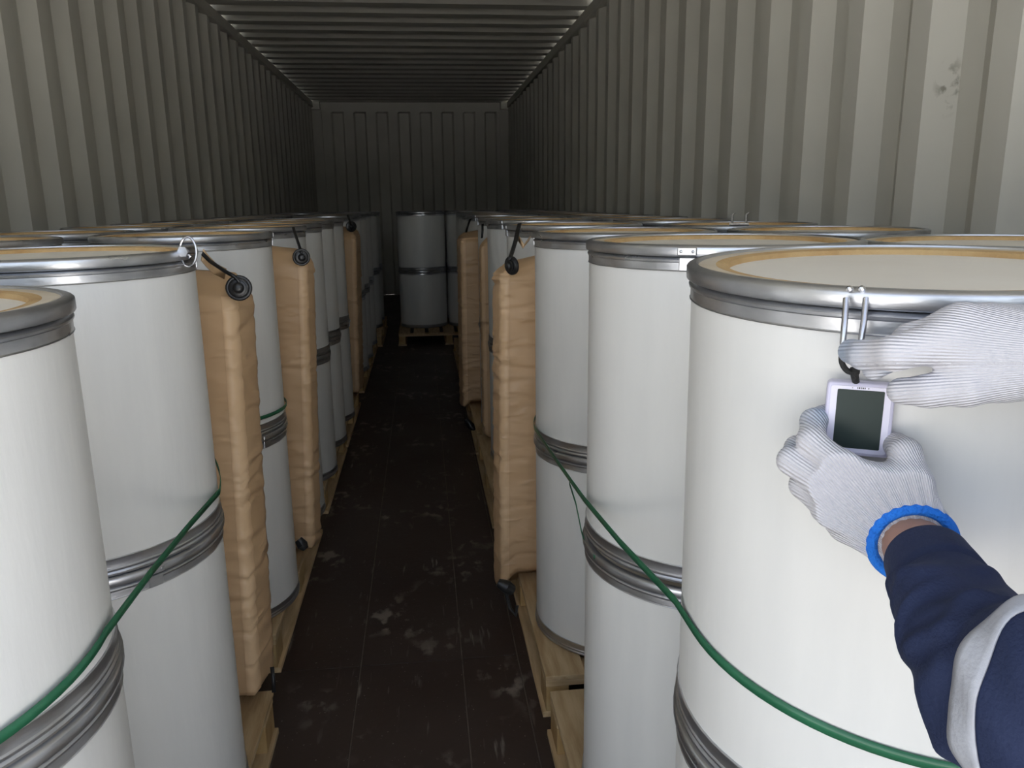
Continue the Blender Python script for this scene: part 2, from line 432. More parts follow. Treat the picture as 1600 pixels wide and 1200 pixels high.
def make_drum(H, latch='plate'):
    root = empty('fibre_drum'); root['category'] = 'drum'
    b = MB(); N = 12
    b.lathe([(R, 0.02+(H-0.045)*i/N) for i in range(N+1)], 72)
    b.obj('body', FIBRE, root)
    b = MB(); b.lathe(CHIME, 72, cap0=True); b.obj('bottom_chime', STEEL, root, angle=36)
    b = MB(); b.lathe(band_prof(H), 72); b.obj('top_band', STEEL, root, angle=36)
    b = MB(); b.lathe(ring_prof(H), 72); b.obj('lock_ring', STEEL, root, angle=28)
    b = MB(); b.lathe([(0.1975, H-0.0040), (0.1960, H-0.0030), (0.1800, H-0.0030)], 72); lid = b.obj('lid', LIDTOP, root)
    b = MB(); b.lathe([(0.1800, H-0.0030), (0.1690, H-0.0042), (0.1680, H-0.0095)], 72); b.obj('cut_edge', LIDCUT, lid, angle=30)
    b = MB(); b.lathe([(0.1684, H-0.0095), (0.12, H-0.0093), (0.06, H-0.0093), (0.012, H-0.0093)], 72, cap1=True); b.obj('centre_disc', LIDDISC, lid)
    b = MB()
    if latch == 'plate':       # seam strap of the ring, pointing along +X before rotation
        b.box((0.2030, -0.013, H-0.0140), (0.2094, 0.013, H-0.0030), 0.0012)
        b.box((0.2030, -0.011, H-0.0345), (0.2066, 0.011, H-0.0165), 0.0010)
        for s in (-0.008, 0.008):
            b.lathe([(0.0001, 0.0014), (0.0016, 0.0010), (0.0022, 0.0)], 10, Matrix.Translation((0.2094, s, H-0.0085)) @ Matrix.Rotation(math.pi/2, 4, 'Y'))
        b.obj('ring_seam', STEEL, root)
    elif latch == 'lever':
        b.box((0.2040, -0.045, H-0.0200), (0.2110, 0.020, H+0.0005), 0.0015)
        b.box((0.2040, 0.018, H-0.0212), (0.2122, 0.0208, H+0.0016), 0.0008)
        b.box((0.1900, -0.014, H-0.0010), (0.2090, 0.016, H+0.0022), 0.0010)
        b.obj('lever_latch', STEEL, root)
    return root

proto = make_drum(H1)
ORD = ['first', 'second', 'third', 'fourth', 'fifth', 'sixth', 'seventh', 'eighth', 'ninth', 'tenth', 'eleventh', 'twelfth', 'thirteenth', 'fourteenth', 'fifteenth', 'sixteenth', 'seventeenth']
first_used = [False]
def drum(x, y, z, rz, label, group):
    if not first_used[0]:
        first_used[0] = True; o = proto; o.location = (x, y, z); o.rotation_euler = (0, 0, rz)
    else: o = dup(proto, (x, y, z), rz)
    return tag(o, label, 'drum', group)

def stack(x, y, side, k, inner, rz=None, dx=0.0):
    rz = (random.uniform(-0.9, 0.9) + (0 if (side == 'left') == inner else math.pi)) if rz is None else rz
    j = lambda: random.uniform(-0.0012, 0.0012)
    where = 'on the %s of the aisle' % side if inner else 'against the %s wall' % side
    up = drum(x+j()+dx, y+j(), DECK+H1, rz, 'upper white fibre drum, %s from the doors %s' % (ORD[k], where),
              ('aisle drums of the upper layer' if inner else 'outer drums of the upper layer'))
    if inner:
        lo = drum(x+j(), y+j(), DECK, random.uniform(-0.9, 0.9), 'lower white fibre drum, %s from the doors %s' % (ORD[k], where), 'aisle drums of the lower layer')
    else:
        lo = drum(x+j(), y+j(), DECK, random.uniform(-0.9, 0.9), 'lower white fibre drum hidden behind the aisle drums', 'hidden outer drums of the lower layer')
    return up, lo

LX, LO, RX, RO = -0.5762, -1.000, 0.4580, 0.8820
left_in = [1.260, 2.010, 2.605, 3.024, 3.443, 3.862, 5.020, 5.450, 5.980]
left_out = [1.27, 1.82, 2.28, 2.86, 3.29, 3.78, 4.21, 4.80, 5.23, 5.78]
right_in = [0.697, 1.180, 1.771, 2.380, 3.110, 3.640, 4.56, 4.99, 5.46, 5.89]
right_out = [0.628, 1.115, 1.66, 2.14, 2.74, 3.20, 3.70, 4.13, 4.62, 5.05, 5.52, 5.95]
# leftmost front drum: shorter upper drum on a taller lower one
LF = (-0.5314, 0.7256)
HU = 0.377; HLO = FLOOR-0.0184-HU-DECK
hl = make_drum(HU, 'lever'); hl.location = (*LF, FLOOR-0.0184-HU)
hl.rotation_euler = (0, 0, math.radians(-39))
tag(hl, 'short white drum at the left edge with a lever latch on its rim', 'drum', 'aisle drums of the upper layer')
hb = make_drum(HLO, 'plate'); hb.location = (*LF, DECK); hb.rotation_euler = (0, 0, 2.0)
tag(hb, 'tall white drum in the bottom left corner under the short drum', 'drum', 'aisle drums of the lower layer')

# second left drum: the joint between its two layers sits a little higher
H2 = H1-0.034
l2u = make_drum(H2); l2u.location = (LX+0.0165, left_in[0], DECK+2*H1-H2); l2u.rotation_euler = (0, 0, 0.4)
tag(l2u, 'x', 'drum', 'aisle drums of the upper layer')
l2l = make_drum(2*H1-H2); l2l.location = (LX+0.0165, left_in[0], DECK); l2l.rotation_euler = (0, 0, math.radians(-44))
tag(l2l, 'lower white fibre drum, second from the doors on the left of the aisle', 'drum', 'aisle drums of the lower layer')
LEFT = [(l2u, l2l)] + [stack(LX, y, 'left', i+2, True) for i, y in enumerate(left_in[1:])]
for i, y in enumerate(left_out): stack(LO, y, 'left', i, False)
RIGHT = [stack(RX+(0.0058 if i == 0 else 0), y, 'right', i, True, {0: 2.0, 1: math.radians(-123)}.get(i)) for i, y in enumerate(right_in)]
OUTR = [stack(RO, y, 'right', i, False) for i, y in enumerate(right_out)]
# cross rows at the far end
far_u = []
for r_, y in enumerate((6.847, 7.275)):
    for x, w in ((LO, 'against the left wall'), (LX, 'second from the left wall'), (-0.007, 'in the middle facing down the aisle'), (0.412, 'right of the middle stack'), (0.880, 'against the right wall')):
        row = 'front far row' if r_ == 0 else 'last far row'
        for lev, z in (('upper', DECK+H1), ('lower', DECK)):
            drum(x, y, z, random.uniform(-2.2, -0.9), '%s white fibre drum in the %s, %s' % (lev, row, w), 'drums of the far cross rows')
# the stacks that differ from the rest; the front right upper drum rocks towards the doors on its front rim
o = RIGHT[0][0]
tilt = Vector((-0.5537, -0.8327, 0)); piv = Vector(o.location)+tilt*R
o.matrix_basis = Matrix.Translation(piv) @ Matrix.Rotation(math.radians(1.6), 4, Vector((0, 0, 1)).cross(tilt)) @ Matrix.Translation(-piv) @ Matrix.LocRotScale(o.location, o.rotation_euler, None)
RIGHT[0][0]['label'] = 'front white fibre drum at the right with steel pins, behind the gloved hands'
RIGHT[0][1]['label'] = 'lower white drum in the bottom right corner, under the drum with steel pins'
RIGHT[1][0]['label'] = 'white fibre drum with a ring seam, left of the drum with steel pins'
RIGHT[1][0].location.z += 0.006
LEFT[0][0]['label'] = 'white fibre drum with steel bolt loop on its rim, left of the nearest paper airbag'

# bolt loops standing on two rims
def bolt_loop(parent, ang, H):
    b = MB()
    ca, sa = math.cos(ang), math.sin(ang)
    def P(r, t, z): return (r*ca-t*sa, r*sa+t*ca, z)
    pts = [P(0.2125+0.0125*math.sin(q), 0.003*math.cos(q), H-0.003+0.0215*math.cos(q)) for q in np.linspace(0, 2*math.pi, 28, endpoint=False)]
    b.tube(pts, 0.0019, 8, closed=True)
    b.tube([P(0.2125, -0.016, H-0.002), P(0.2125, 0.014, H-0.002)], 0.0062, 12)
    b.tube([P(0.2125, -0.020, H-0.002), P(0.2125, -0.016, H-0.002)], 0.0082, 6)
    b.tube([P(0.198, 0.004, H+0.003), P(0.214, 0.004, H-0.012)], 0.0035, 8)
    return b.obj('bolt_loop', PIN, parent)
bolt_loop(LEFT[0][0], math.radians(-8)-LEFT[0][0].rotation_euler.z, H2)

b = MB()
for t in (-0.017, 0.017):
    b.tube([(0.205, t, H1+0.0), (0.205, t, H1+0.026), (0.205, t+0.006, H1+0.031)], 0.0028, 8)
b.tube([(0.205, -0.024, H1+0.002), (0.205, 0.024, H1+0.002)], 0.004, 8)
o = b.obj('latch_pin', PIN, OUTR[3][0])
OUTR[3][0].rotation_euler.z = math.radians(-112)
OUTR[3][0]['label'] = 'white fibre drum with two upright steel pins on its rim, against the right wall'

# ------------------------------------------------------------------ pallets
def pallet(x0, x1, y0, y1, label):
    root = empty('wooden_pallet', ((x0+x1)/2, (y0+y1)/2, 0))
    tag(root, label, 'pallet', 'pallets under the drums')
    W, L = (x1-x0)/2, (y1-y0)/2
    t0, t1, t2, t3 = 0.0145, 0.0775, 0.0930, DECK-0.0006
    bw = 0.052; bl = 0.085
    n = 7; wd = 0.094
    for i in range(n):
        c = -W+wd/2+(2*W-wd)*i/(n-1)
        b = MB(); jz = random.uniform(-0.0008, 0); je = random.uniform(-0.004, 0.002)
        b.box((c-wd/2+random.uniform(0, .002), -L+je, t2+0.0002), (c+wd/2, L+je, t3+jz), 0.0012); b.obj('deck_board', WOOD, root, False)
    for yy in (-L+0.045, 0, L-0.045):
        b = MB(); b.box((-W+0.002, yy-0.043, t1+0.0002), (W-0.002, yy+0.043, t2), 0.0010); b.obj('cross_board', WOODX, root, False)
        for xx in (-W+bw/2+0.003, 0, W-bw/2-0.003):
            b = MB(); b.box((xx-bw/2, yy-bl/2, t0+0.0002), (xx+bw/2, yy+bl/2, t1), 0.0015); b.obj('block', BLOCK, root, False)
    for xx in (-W+bw/2+0.003, 0, W-bw/2-0.003):
        b = MB(); b.box((xx-0.034, -L+0.002, 0.0), (xx+0.034, L-0.002, t0), 0.0012); b.obj('bottom_board', WOOD, root, False)
    return root
for i, (a, c) in enumerate([(0.46, 1.565), (1.795, 2.66), (2.83, 3.63), (3.665, 4.50), (4.78, 5.66), (5.72, 6.37)]):
    pallet(-1.20, -0.362+(-0.035 if i else 0), a, c, 'wooden pallet under the left drums, %s from the doors' % ORD[i])
for i, (a, c) in enumerate([(0.44, 1.482), (1.537, 2.585), (2.605, 3.43), (3.455, 4.30), (4.35, 5.20), (5.25, 6.12)]):
    pallet(0.238-(0.02 if i > 1 else 0), 1.085, a, c, 'wooden pallet under the right drums, %s from the doors' % ORD[i])
pallet(-1.20, -0.36, 6.40, 7.45, 'wooden pallet of the far cross row at the left')
pallet(-0.222, 0.610, 6.40, 7.45, 'wooden pallet facing down the aisle under the middle far stack')
pallet(0.665, 1.10, 6.40, 7.45, 'narrow wooden pallet of the far cross row at the right')

# ------------------------------------------------------------------ paper airbags between the drums
def noise1(seed, n=14):
    r = np.random.default_rng(seed)
    fr = r.uniform(2, 28, (n, 2)); ph = r.uniform(0, 6.28, n); am = 1/np.linalg.norm(fr, axis=1)
    def fn(u, w): return sum(a*np.sin(f_[0]*u+f_[1]*w+p) for a, f_, p in zip(am, fr, ph))
    return fn
def airbag(side, xin, xout, y0, y1, z0, z1, label, seed, lean=0.0, slant=0.03, ridge=0.020, creases=40, bottom_in=0.02, droop=0.0):
    """side: +1 aisle lies towards +X (left row), -1 aisle towards -X"""
    r = np.random.default_rng(seed)
    root = empty('paper_airbag', (xout, (y0+y1)/2, z0)); tag(root, label, 'airbag', 'kraft paper airbags between the drums')
    W = abs(xout-xin); T = (y1-y0)
    # cross section, t = distance from the aisle edge inwards, s = across (door side negative)
    sec = []
    for q in np.linspace(0, 1, 26): sec.append((W*(1-q) + ridge*q, -T/2*(1-0.25*(1-q)**2)))           # face towards the doors
    for q in np.linspace(0, 1, 12)[1:]: sec.append((ridge*(1-q)**1.3, -T/2+T*0.42*q))                  # aisle gusset
    for q in np.linspace(0, 1, 8)[1:]: sec.append((0.050*q**1.5, -T*0.08+T*0.50*q))
    for q in np.linspace(0, 1, 10)[1:]: sec.append((0.050*(1-q)+W*q, T*0.42+T*0.04*q))
    sec = np.array(sec); n = len(sec)
    m_ = 170
    nz = noise1(seed); nz2 = noise1(seed+50, 20)
    V = []
    arc = np.concatenate([[0], np.cumsum(np.linalg.norm(np.diff(sec, axis=0), axis=1))]); arc /= arc[-1]
    lines = [(r.uniform(0.02, 0.99), r.uniform(-0.16, 0.16), r.uniform(0.0015, 0.0042), r.uniform(0.15, 0.8), r.uniform(0.06, 0.22)) for _ in range(creases)]
    for k in range(m_):
        w = k/(m_-1)
        top = max(0.0, (w-0.90)/0.10); bot = max(0.0, (0.045-w)/0.045)
        th = max(0.10, math.sqrt(max(0, 1-top**2.2)))*max(0.42, math.sqrt(max(0, 1-bot**2)))
        inn = 0.035*top**3 + bottom_in*bot**2
        z = z0+(z1-z0)*w
        d = 0.0035*nz(arc*6, w*9) + 0.0012*nz2(arc*14, w*34)
        for (w0, sl, am, c0, wd) in lines:
            s_ = w-w0-sl*(arc-0.5)-0.006*np.sin(arc*25+w0*60)
            d = d - am*np.exp(-np.abs(s_)/0.0040)*np.exp(-((arc-c0)/wd)**2)*1.6 + am*0.6*np.exp(-((s_-0.012)/0.010)**2)*np.exp(-((arc-c0)/wd)**2)
        t = sec[:, 0]*1.0 + inn; s_ = sec[:, 1]*th
        # normal displacement
        tx = np.gradient(sec[:, 0]); ty = np.gradient(sec[:, 1]); ln = np.hypot(tx, ty)+1e-9
        t = t + d*(ty/ln)*-1; s_ = s_ + d*(tx/ln)
        zz = z - slant*top*np.clip(1-t/W*1.5, 0, 1) + 0.004*np.sin(arc*9+seed)*max(top, bot)
        zz = zz - droop*np.clip(1-t/0.055, 0, 1)*max(0.0, 1-w/0.25)
        t = t + lean*(1-w)
        for i in range(n):
            V.append((-side*t[i], s_[i], zz[i]-z0))
    F = [(k*n+i, k*n+i+1, (k+1)*n+i+1, (k+1)*n+i) for k in range(m_-1) for i in range(n-1)]
    F += [(k*n+n-1, k*n, (k+1)*n, (k+1)*n+n-1) for k in range(m_-1)]
    F += [tuple(range(n-1, -1, -1)), tuple((m_-1)*n+i for i in range(n))]
    if side < 0: F = [q[::-1] for q in F]
    o = make('paper_shell', V, F, KRAFT, root)
    V = np.array(V)
    # lighter folded gusset strip along the door-side edge of the aisle face
    iR = 25
    sv = []; sf = []
    for k in range(4, m_-8):
        a = V[k*n+iR-1]; c = V[k*n+iR]; e = V[k*n+iR+3]
        wob = 0.0010*math.sin(k*0.55+seed)+0.0012*math.sin(k*1.7)
        sv += [(a[0], a[1]-0.0018, a[2]), (c[0]+side*(0.0030+wob), c[1]-0.0040-abs(wob), c[2]), (e[0]+side*0.0020, e[1]-0.0006, e[2])]
    for k in range(m_-13):
        for i in range(2): sf.append((k*3+i, k*3+i+1, k*3+4+i, k*3+3+i))
    if side < 0: sf = [q[::-1] for q in sf]
    make('gusset_fold', sv, sf, KRAFT2, root)
    return root
def valve(root, p, normal, r=0.020, drop=True):
    nrm = Vector(normal).normalized(); loc = Vector(p)-root.location
    mtx = Matrix.Translation(loc) @ nrm.to_track_quat('Z', 'Y').to_matrix().to_4x4()
    b = MB()
    b.lathe([(r*1.02, -0.003), (r, 0.0015), (r*0.93, 0.0030), (r*0.80, 0.0022), (r*0.72, 0.0042), (r*0.55, 0.0040), (0.0005, 0.0038)], 28, mtx)
    vo = b.obj('valve', BLACK, root, angle=60)
    b = MB()
    b.lathe([(r*0.42, 0.002), (r*0.42, 0.012), (r*0.36, 0.0155), (r*0.15, 0.0165), (0.0004, 0.0165)], 20, mtx)
    b.lathe([(r*0.62, 0.004), (r*0.60, 0.0075), (r*0.45, 0.0080)], 20, mtx)
    b.obj('valve_cap', BLACK, vo, angle=60)
    return vo
def strap_piece(root, name, pts, w, material, wdir):
    b = MB(); wv = Vector(wdir).normalized()*w/2; v = []
    pts = [Vector(p)-root.location for p in pts]
    for p in pts: v += [p-wv, p+wv]
    f = [(2*i, 2*i+1, 2*i+3, 2*i+2) for i in range(len(pts)-1)]
    b.add(v, f)
    o = b.obj(name, material, root)
    md = o.modifiers.new('thick', 'SOLIDIFY'); md.thickness = 0.0016; md.offset = 0
    return o

b1 = airbag(1, -0.720, -0.338, 1.498, 1.752, 0.112, 1.035, 'tan kraft paper airbag nearest the doors on the left, valve at its top', 3, lean=0.028)
valve(b1, at(373, 450, 1.447), (0.10, -1.0, 0.10), 0.0235)
strap_piece(b1, 'paper_tab', [at(316, 398, 1.335), at(324, 408, 1.36), at(336, 420, 1.42), at(352, 428, 1.445)], 0.020, KRAFT2, (0.3, 0, 1))
strap_piece(b1, 'hanging_strap', [at(316, 396, 1.33), at(328, 408, 1.36), at(350, 423, 1.42), at(366, 432, 1.440), at(374, 442, 1.436)], 0.007, BLACK, (0.5, 0, 1))
strap_piece(b1, 'end_strap', [at(425, 1042, 1.62), at(427, 1060, 1.615), at(428, 1082, 1.61)], 0.008, BLACK, (1, 0.2, 0))
b2 = airbag(1, -0.720, -0.306, 2.230, 2.384, 0.112, 1.045, 'tan kraft paper airbag second from the doors on the left, hung by a black strap', 11, lean=0.04)
valve(b2, at(471, 402, 2.142), (0.25, -1.0, 0.0), 0.0235)
strap_piece(b2, 'hanging_strap', [at(458, 355, 2.32), at(462, 368, 2.27), at(468, 386, 2.15), at(471, 396, 2.128)], 0.008, BLACK, (1, 0, 0.2))
bk = MB(); bk.tube([Vector(at(466, 843, 2.20))-b2.location, Vector(at(473, 852, 2.20))-b2.location, Vector(at(478, 858, 2.20))-b2.location], [0.012, 0.016, 0.009], 10)
bk.obj('bottom_clip', BLACK, b2)
b3 = airbag(1, -0.720, -0.332, 4.22, 4.62, 0.112, 1.045, 'brown kraft paper airbag deepest in the left row, in the dark', 23, lean=0.03)
valve(b3, at(549, 354, 4.08), (0.4, -1.0, 0.0), 0.028)
strap_piece(b3, 'hanging_strap', [at(543, 336, 3.98), at(546, 344, 4.04), at(549, 352, 4.06)], 0.010, BLACK, (1, 0, 0.2))
c1 = airbag(-1, 0.610, 0.182, 1.990, 2.162, 0.112, 1.035, 'tan kraft paper airbag nearest the doors on the right, black valve hanging at its top', 31, lean=-0.012, slant=0.05, droop=0.075)
valve(c1, at(799, 415, 1.945), (-1.0, -0.75, -0.1), 0.0235)
strap_piece(c1, 'hanging_strap', [at(812, 349, 2.16), at(809, 360, 2.12), at(806, 375, 2.03), at(800, 395, 1.95), at(796, 406, 1.93)], 0.012, BLACK, (1, 0, 0.3))
strap_piece(c1, 'paper_tab', [at(828, 372, 2.06), at(818, 385, 2.0), at(810, 372, 2.06)], 0.012, KRAFT2, (0.3, 0, 1))
bk = MB()
bk.tube([Vector(at(778, 910, 1.95))-c1.location, Vector(at(790, 916, 1.95))-c1.location, Vector(at(799, 922, 1.96))-c1.location], [0.010, 0.017, 0.015], 12)
bk.tube([Vector(at(790, 924, 1.95))-c1.location, Vector(at(797, 950, 1.95))-c1.location, Vector(at(806, 962, 1.95))-c1.location, Vector(at(808, 946, 1.95))-c1.location], 0.0045, 8)
bk.obj('bottom_clip', BLACK, c1)
c2 = airbag(-1, 0.640, 0.178, 3.93, 4.27, 0.112, 1.045, 'tan kraft paper airbag second from the doors on the right, beyond the thin folded one', 41, lean=-0.01, slant=0.06, droop=0.06)
strap_piece(c2, 'hanging_strap', [at(735, 342, 4.3), at(730, 356, 4.05), at(724, 380, 3.92)], 0.012, BLACK, (1, 0, 0.3))
bk = MB()
bk.tube([Vector(at(728, 655, 3.98))-c2.location, Vector(at(736, 666, 3.98))-c2.location, Vector(at(742, 672, 3.98))-c2.location], [0.012, 0.02, 0.012], 10)
bk.obj('bottom_clip', BLACK, c2)
c3 = airbag(-1, 0.520, 0.238, 3.330, 3.415, 0.112, 1.02, 'thin folded kraft paper airbag squeezed edge-on between two right drums', 53, lean=0.0, ridge=0.012, creases=8)
strap_piece(c3, 'hanging_strap', [at(754, 350, 3.32), at(754, 360, 3.31), at(753, 372, 3.31)], 0.010, BLACK, (1, 0, 0.2))

# ------------------------------------------------------------------ green straps
def ribbon(name, pts, w, label, nrm=None):
    pts = [Vector(p) for p in pts]
    # smooth the corner points a little
    b = MB(); v = []
    for i, p in enumerate(pts):
        v += [p-Vector((0, 0, w/2)), p+Vector((0, 0, w/2))]
    f = [(2*i, 2*i+1, 2*i+3, 2*i+2) for i in range(len(pts)-1)]
    b.add(v, f); o = b.obj(name, GREEN, None)
    md = o.modifiers.new('thick', 'SOLIDIFY'); md.thickness = 0.0010; md.offset = 0
    return tag(o, label, 'strap', 'green strapping bands around the drums')
def arc(cx, cy, r, a0, a1, z0, z1, n=18):
    return [(cx+r*math.cos(math.radians(a0+(a1-a0)*i/n)), cy+r*math.sin(math.radians(a0+(a1-a0)*i/n)), z0+(z1-z0)*i/n) for i in range(n+1)]
rs = 0.2080
Z = lambda z: z+FLOOR
R1c = (RX+0.0058, 0.697)
pr = arc(RX, 1.771, rs, 130, 182, Z(-0.445), Z(-0.462), 10)
pr += [(RX-rs-0.001, 1.45, Z(-0.437)), (RX-rs-0.002, 1.18, Z(-0.412)), (RX-rs-0.001, 0.95, Z(-0.383)), (R1c[0]-rs, 0.74, Z(-0.356))]
pr += arc(R1c[0], R1c[1], rs, 184, 300, Z(-0.357), Z(-0.402), 26)[:-1] + arc(R1c[0], R1c[1], rs, 300, 345, Z(-0.402), Z(-0.400), 10)
ribbon('strapping_band', pr, 0.0105, 'green plastic strap around the right drums, slanting down to the front drum')
tail = [(RX-rs-0.002, 1.31, Z(-0.432)), (RX-rs+0.002, 1.27, Z(-0.455)), (RX-rs+0.002, 1.22, Z(-0.485)), (RX-rs+0.001, 1.17, Z(-0.497)), (RX-rs+0.006, 1.13, Z(-0.492))]
ribbon('strapping_band', tail, 0.006, 'thin green strap tail hanging below the right band')
pl = arc(LX+0.0165, 1.26, rs, 70, 5, Z(-0.33), Z(-0.402), 14)
pl += [(-0.349, 1.10, Z(-0.385)), (-0.335, 0.90, Z(-0.360))]
pl += arc(LF[0], LF[1], rs, 2, -110, Z(-0.344), Z(-0.400), 26)[:-1] + arc(LF[0], LF[1], rs, -110, -260, Z(-0.400), Z(-0.380), 26)
ribbon('strapping_band', pl, 0.0105, 'green plastic strap around the left front drums, slanting to the bottom left')
p3 = arc(LX, 2.010, rs, 30, -60, Z(-0.445), Z(-0.440), 14)
ribbon('strapping_band', p3, 0.009, 'green strap around the drum between the two left airbags')

# ------------------------------------------------------------------ implicit surfaces for hands and figure
def surface_nets(fn, lo, hi, h):
    lo = np.array(lo); n = np.ceil((np.array(hi)-lo)/h).astype(int)+1
    ax = [lo[i]+h*np.arange(n[i]) for i in range(3)]
    P = np.stack(np.meshgrid(*ax, indexing='ij'), -1)
    val = fn(P.reshape(-1, 3)).reshape(n)
    ins = val < 0
    c = [ins[a:n[0]-1+a, b_:n[1]-1+b_, d:n[2]-1+d] for a in (0, 1) for b_ in (0, 1) for d in (0, 1)]
    s = sum(x.astype(int) for x in c); mask = (s > 0) & (s < 8)
    idx = -np.ones(mask.shape, int); idx[mask] = np.arange(mask.sum())
    cells = np.argwhere(mask); acc = np.zeros((len(cells), 3)); cnt = np.zeros(len(cells))
    off = [np.array([a, b_, d]) for a in (0, 1) for b_ in (0, 1) for d in (0, 1)]
    for i in range(8):
        for j in range(i+1, 8):
            if np.abs(off[i]-off[j]).sum() != 1: continue
            a = val[tuple((cells+off[i]).T)]; b_ = val[tuple((cells+off[j]).T)]
            x = (a < 0) != (b_ < 0)
            t = np.where(x, a/np.where(x, a-b_, 1), 0)
            acc += np.where(x[:, None], off[i]+(off[j]-off[i])*t[:, None], 0); cnt += x
    V = lo + (cells + acc/cnt[:, None])*h
    F = []
    for d in range(3):
        e1, e2 = [(1, 2), (2, 0), (0, 1)][d]
        A = np.take(ins, range(0, n[d]-1), d); B = np.take(ins, range(1, n[d]), d)
        for sign in (0, 1):
            pos = np.argwhere((A & ~B) if sign else (~A & B))
            ok = (pos[:, e1] > 0) & (pos[:, e2] > 0) & (pos[:, e1] < n[e1]-1) & (pos[:, e2] < n[e2]-1)
            pos = pos[ok]
            q = []
            for u, w in ((-1, -1), (0, -1), (0, 0), (-1, 0)):
                p = pos.copy(); p[:, e1] += u; p[:, e2] += w; q.append(idx[tuple(p.T)])
            q = np.stack(q, 1)
            F.append(q if sign else q[:, ::-1])
    F = np.concatenate(F)
    return V, F
def cone_sd(P, a, b, ra, rb):
    a = np.asarray(a, float); ab = np.asarray(b, float)-a
    t = np.clip(((P-a)@ab)/(ab@ab+1e-12), 0, 1)
    return np.linalg.norm(P-a-t[:, None]*ab, axis=1)-(ra+t*(rb-ra))
def smin(a, b, k):
    h = np.clip(0.5+0.5*(b-a)/k, 0, 1)
    return b+(a-b)*h-k*h*(1-h)
def chain(P, pts, rad, k=0.003):
    d = None
    for i in range(len(pts)-1):
        q = cone_sd(P, pts[i], pts[i+1], rad[i], rad[i+1])
        d = q if d is None else smin(d, q, k)
    return d
def sdf_object(name, fn, lo, hi, h, material, parent, attrs=None, smooth_iter=2):
    V, F = surface_nets(fn, lo, hi, h)
    # light Laplacian smoothing
    E_ = np.concatenate([F[:, [0, 1]], F[:, [1, 2]], F[:, [2, 3]], F[:, [3, 0]]])
    for _ in range(smooth_iter):
        acc = np.zeros_like(V); cn = np.zeros(len(V))
        for a, b_ in ((0, 1), (1, 0)):
            np.add.at(acc, E_[:, a], V[E_[:, b_]]); np.add.at(cn, E_[:, a], 1)
        V = 0.5*V+0.5*acc/np.maximum(cn, 1)[:, None]
    me = bpy.data.meshes.new(name)
    me.from_pydata(V.tolist(), [], F.tolist()); me.update()
    me.polygons.foreach_set('use_smooth', [True]*len(me.polygons))
    me.materials.append(material)
    for k, g in (attrs or {}).items():
        A = me.attributes.new(k, 'FLOAT', 'POINT'); A.data.foreach_set('value', np.asarray(g(V), np.float32))
    o = bpy.data.objects.new(name, me); COL.objects.link(o); o.parent = parent
    return o

# joints as (direction in the view, real distance)
def J(*rows): return [at(*r) for r in rows]

person = empty('person', (0, 0, 0))
tag(person, 'person in navy work jacket with reflective tape and white knit gloves holding a logger', 'person')

# ---- left glove (lower hand, closes round the device from below)
LH = dict(
    meta=[(J((1425, 822, .553), (1314, 734, .549)), (.0150, .0130)), (J((1418, 832, .551), (1300, 764, .551)), (.0150, .0135)),
          (J((1410, 843, .555), (1302, 798, .561)), (.0145, .0125)), (J((1402, 852, .562), (1322, 822, .573)), (.0130, .0115))],
    fingers=[(J((1312, 732, .549), (1268, 690, .566), (1271, 658, .584), (1288, 648, .594)), (.0125, .0100, .0090, .0080)),
             (J((1300, 764, .551), (1237, 720, .575), (1246, 700, .592), (1272, 692, .597)), (.0125, .0100, .0090, .0080)),
             (J((1302, 798, .561), (1256, 758, .583), (1264, 738, .594), (1290, 728, .596)), (.0118, .0100, .0088, .0078)),
             (J((1322, 822, .573), (1288, 796, .583), (1292, 772, .592), (1310, 764, .593)), (.0108, .0092, .0080, .0072))],
    thumb=(J((1430, 806, .552), (1426, 756, .546), (1414, 708, .556), (1399, 694, .572)), (.0165, .0132, .0108, .0092)),
    web=(J((1330, 748, .551), (1408, 754, .550)), (.0130, .0135)),
    wrist=(J((1408, 822, .553), (1434, 856, .553)), (.0255, .0270)))
def hand_sdf(hnd, grow=0.0, axis=None, fan=None):
    def fn(P):
        palm = None
        for pts, r in hnd['meta']:
            q = chain(P, pts, r); palm = q if palm is None else smin(palm, q, 0.010)
        palm = smin(palm, chain(P, *hnd['wrist']), 0.018)
        palm = smin(palm, chain(P, *hnd['web']), 0.010)
        palm = smin(palm, chain(P, *hnd['thumb'], k=0.004), 0.008)
        d = None
        for pts, r in hnd['fingers']:
            q = chain(P, pts, r, 0.004)
            d = q if d is None else smin(d, q, 0.0022)
        d = smin(palm, d, 0.006)
        if 'cut' in hnd:
            o, nrm = hnd['cut']
            d = np.maximum(d, (P-o)@nrm)
        return d-grow
    return fn
def unit(v): v = np.asarray(v, float); return v/np.linalg.norm(v)
def glove(hnd, name, fan_px, view, h=0.0014, soil_pts=(), nr=400):
    fn0 = hand_sdf(hnd)
    allp = np.concatenate([np.array(p) for p, _ in hnd['meta']+hnd['fingers']+[hnd['thumb'], hnd['wrist']]])
    lo = allp.min(0)-0.035; hi = allp.max(0)+0.035
    fc = at(*fan_px)
    def ang(P):
        q = P-fc
        return np.arctan2(q@UP, q@RT)
    wr = np.array(hnd['wrist'][0][1])
    def fn(P):
        d = fn0(P)
        # rib relief near the wrist
        dist = np.linalg.norm(P-wr, axis=1)
        amp = 0.0011*np.clip(1-(dist-0.028)/0.035, 0, 1)
        return d + amp*np.sin(ang(P)*70)
    def soil(V):
        s = np.zeros(len(V))
        for p, r in soil_pts: s = np.maximum(s, np.clip(1-np.linalg.norm(V-at(*p), axis=1)/r, 0, 1))
        return s*1.15
    return sdf_object(name, fn, lo, hi, h, KNIT, person, {'knit': lambda V: ang(V)*nr, 'soil': soil}, 1)
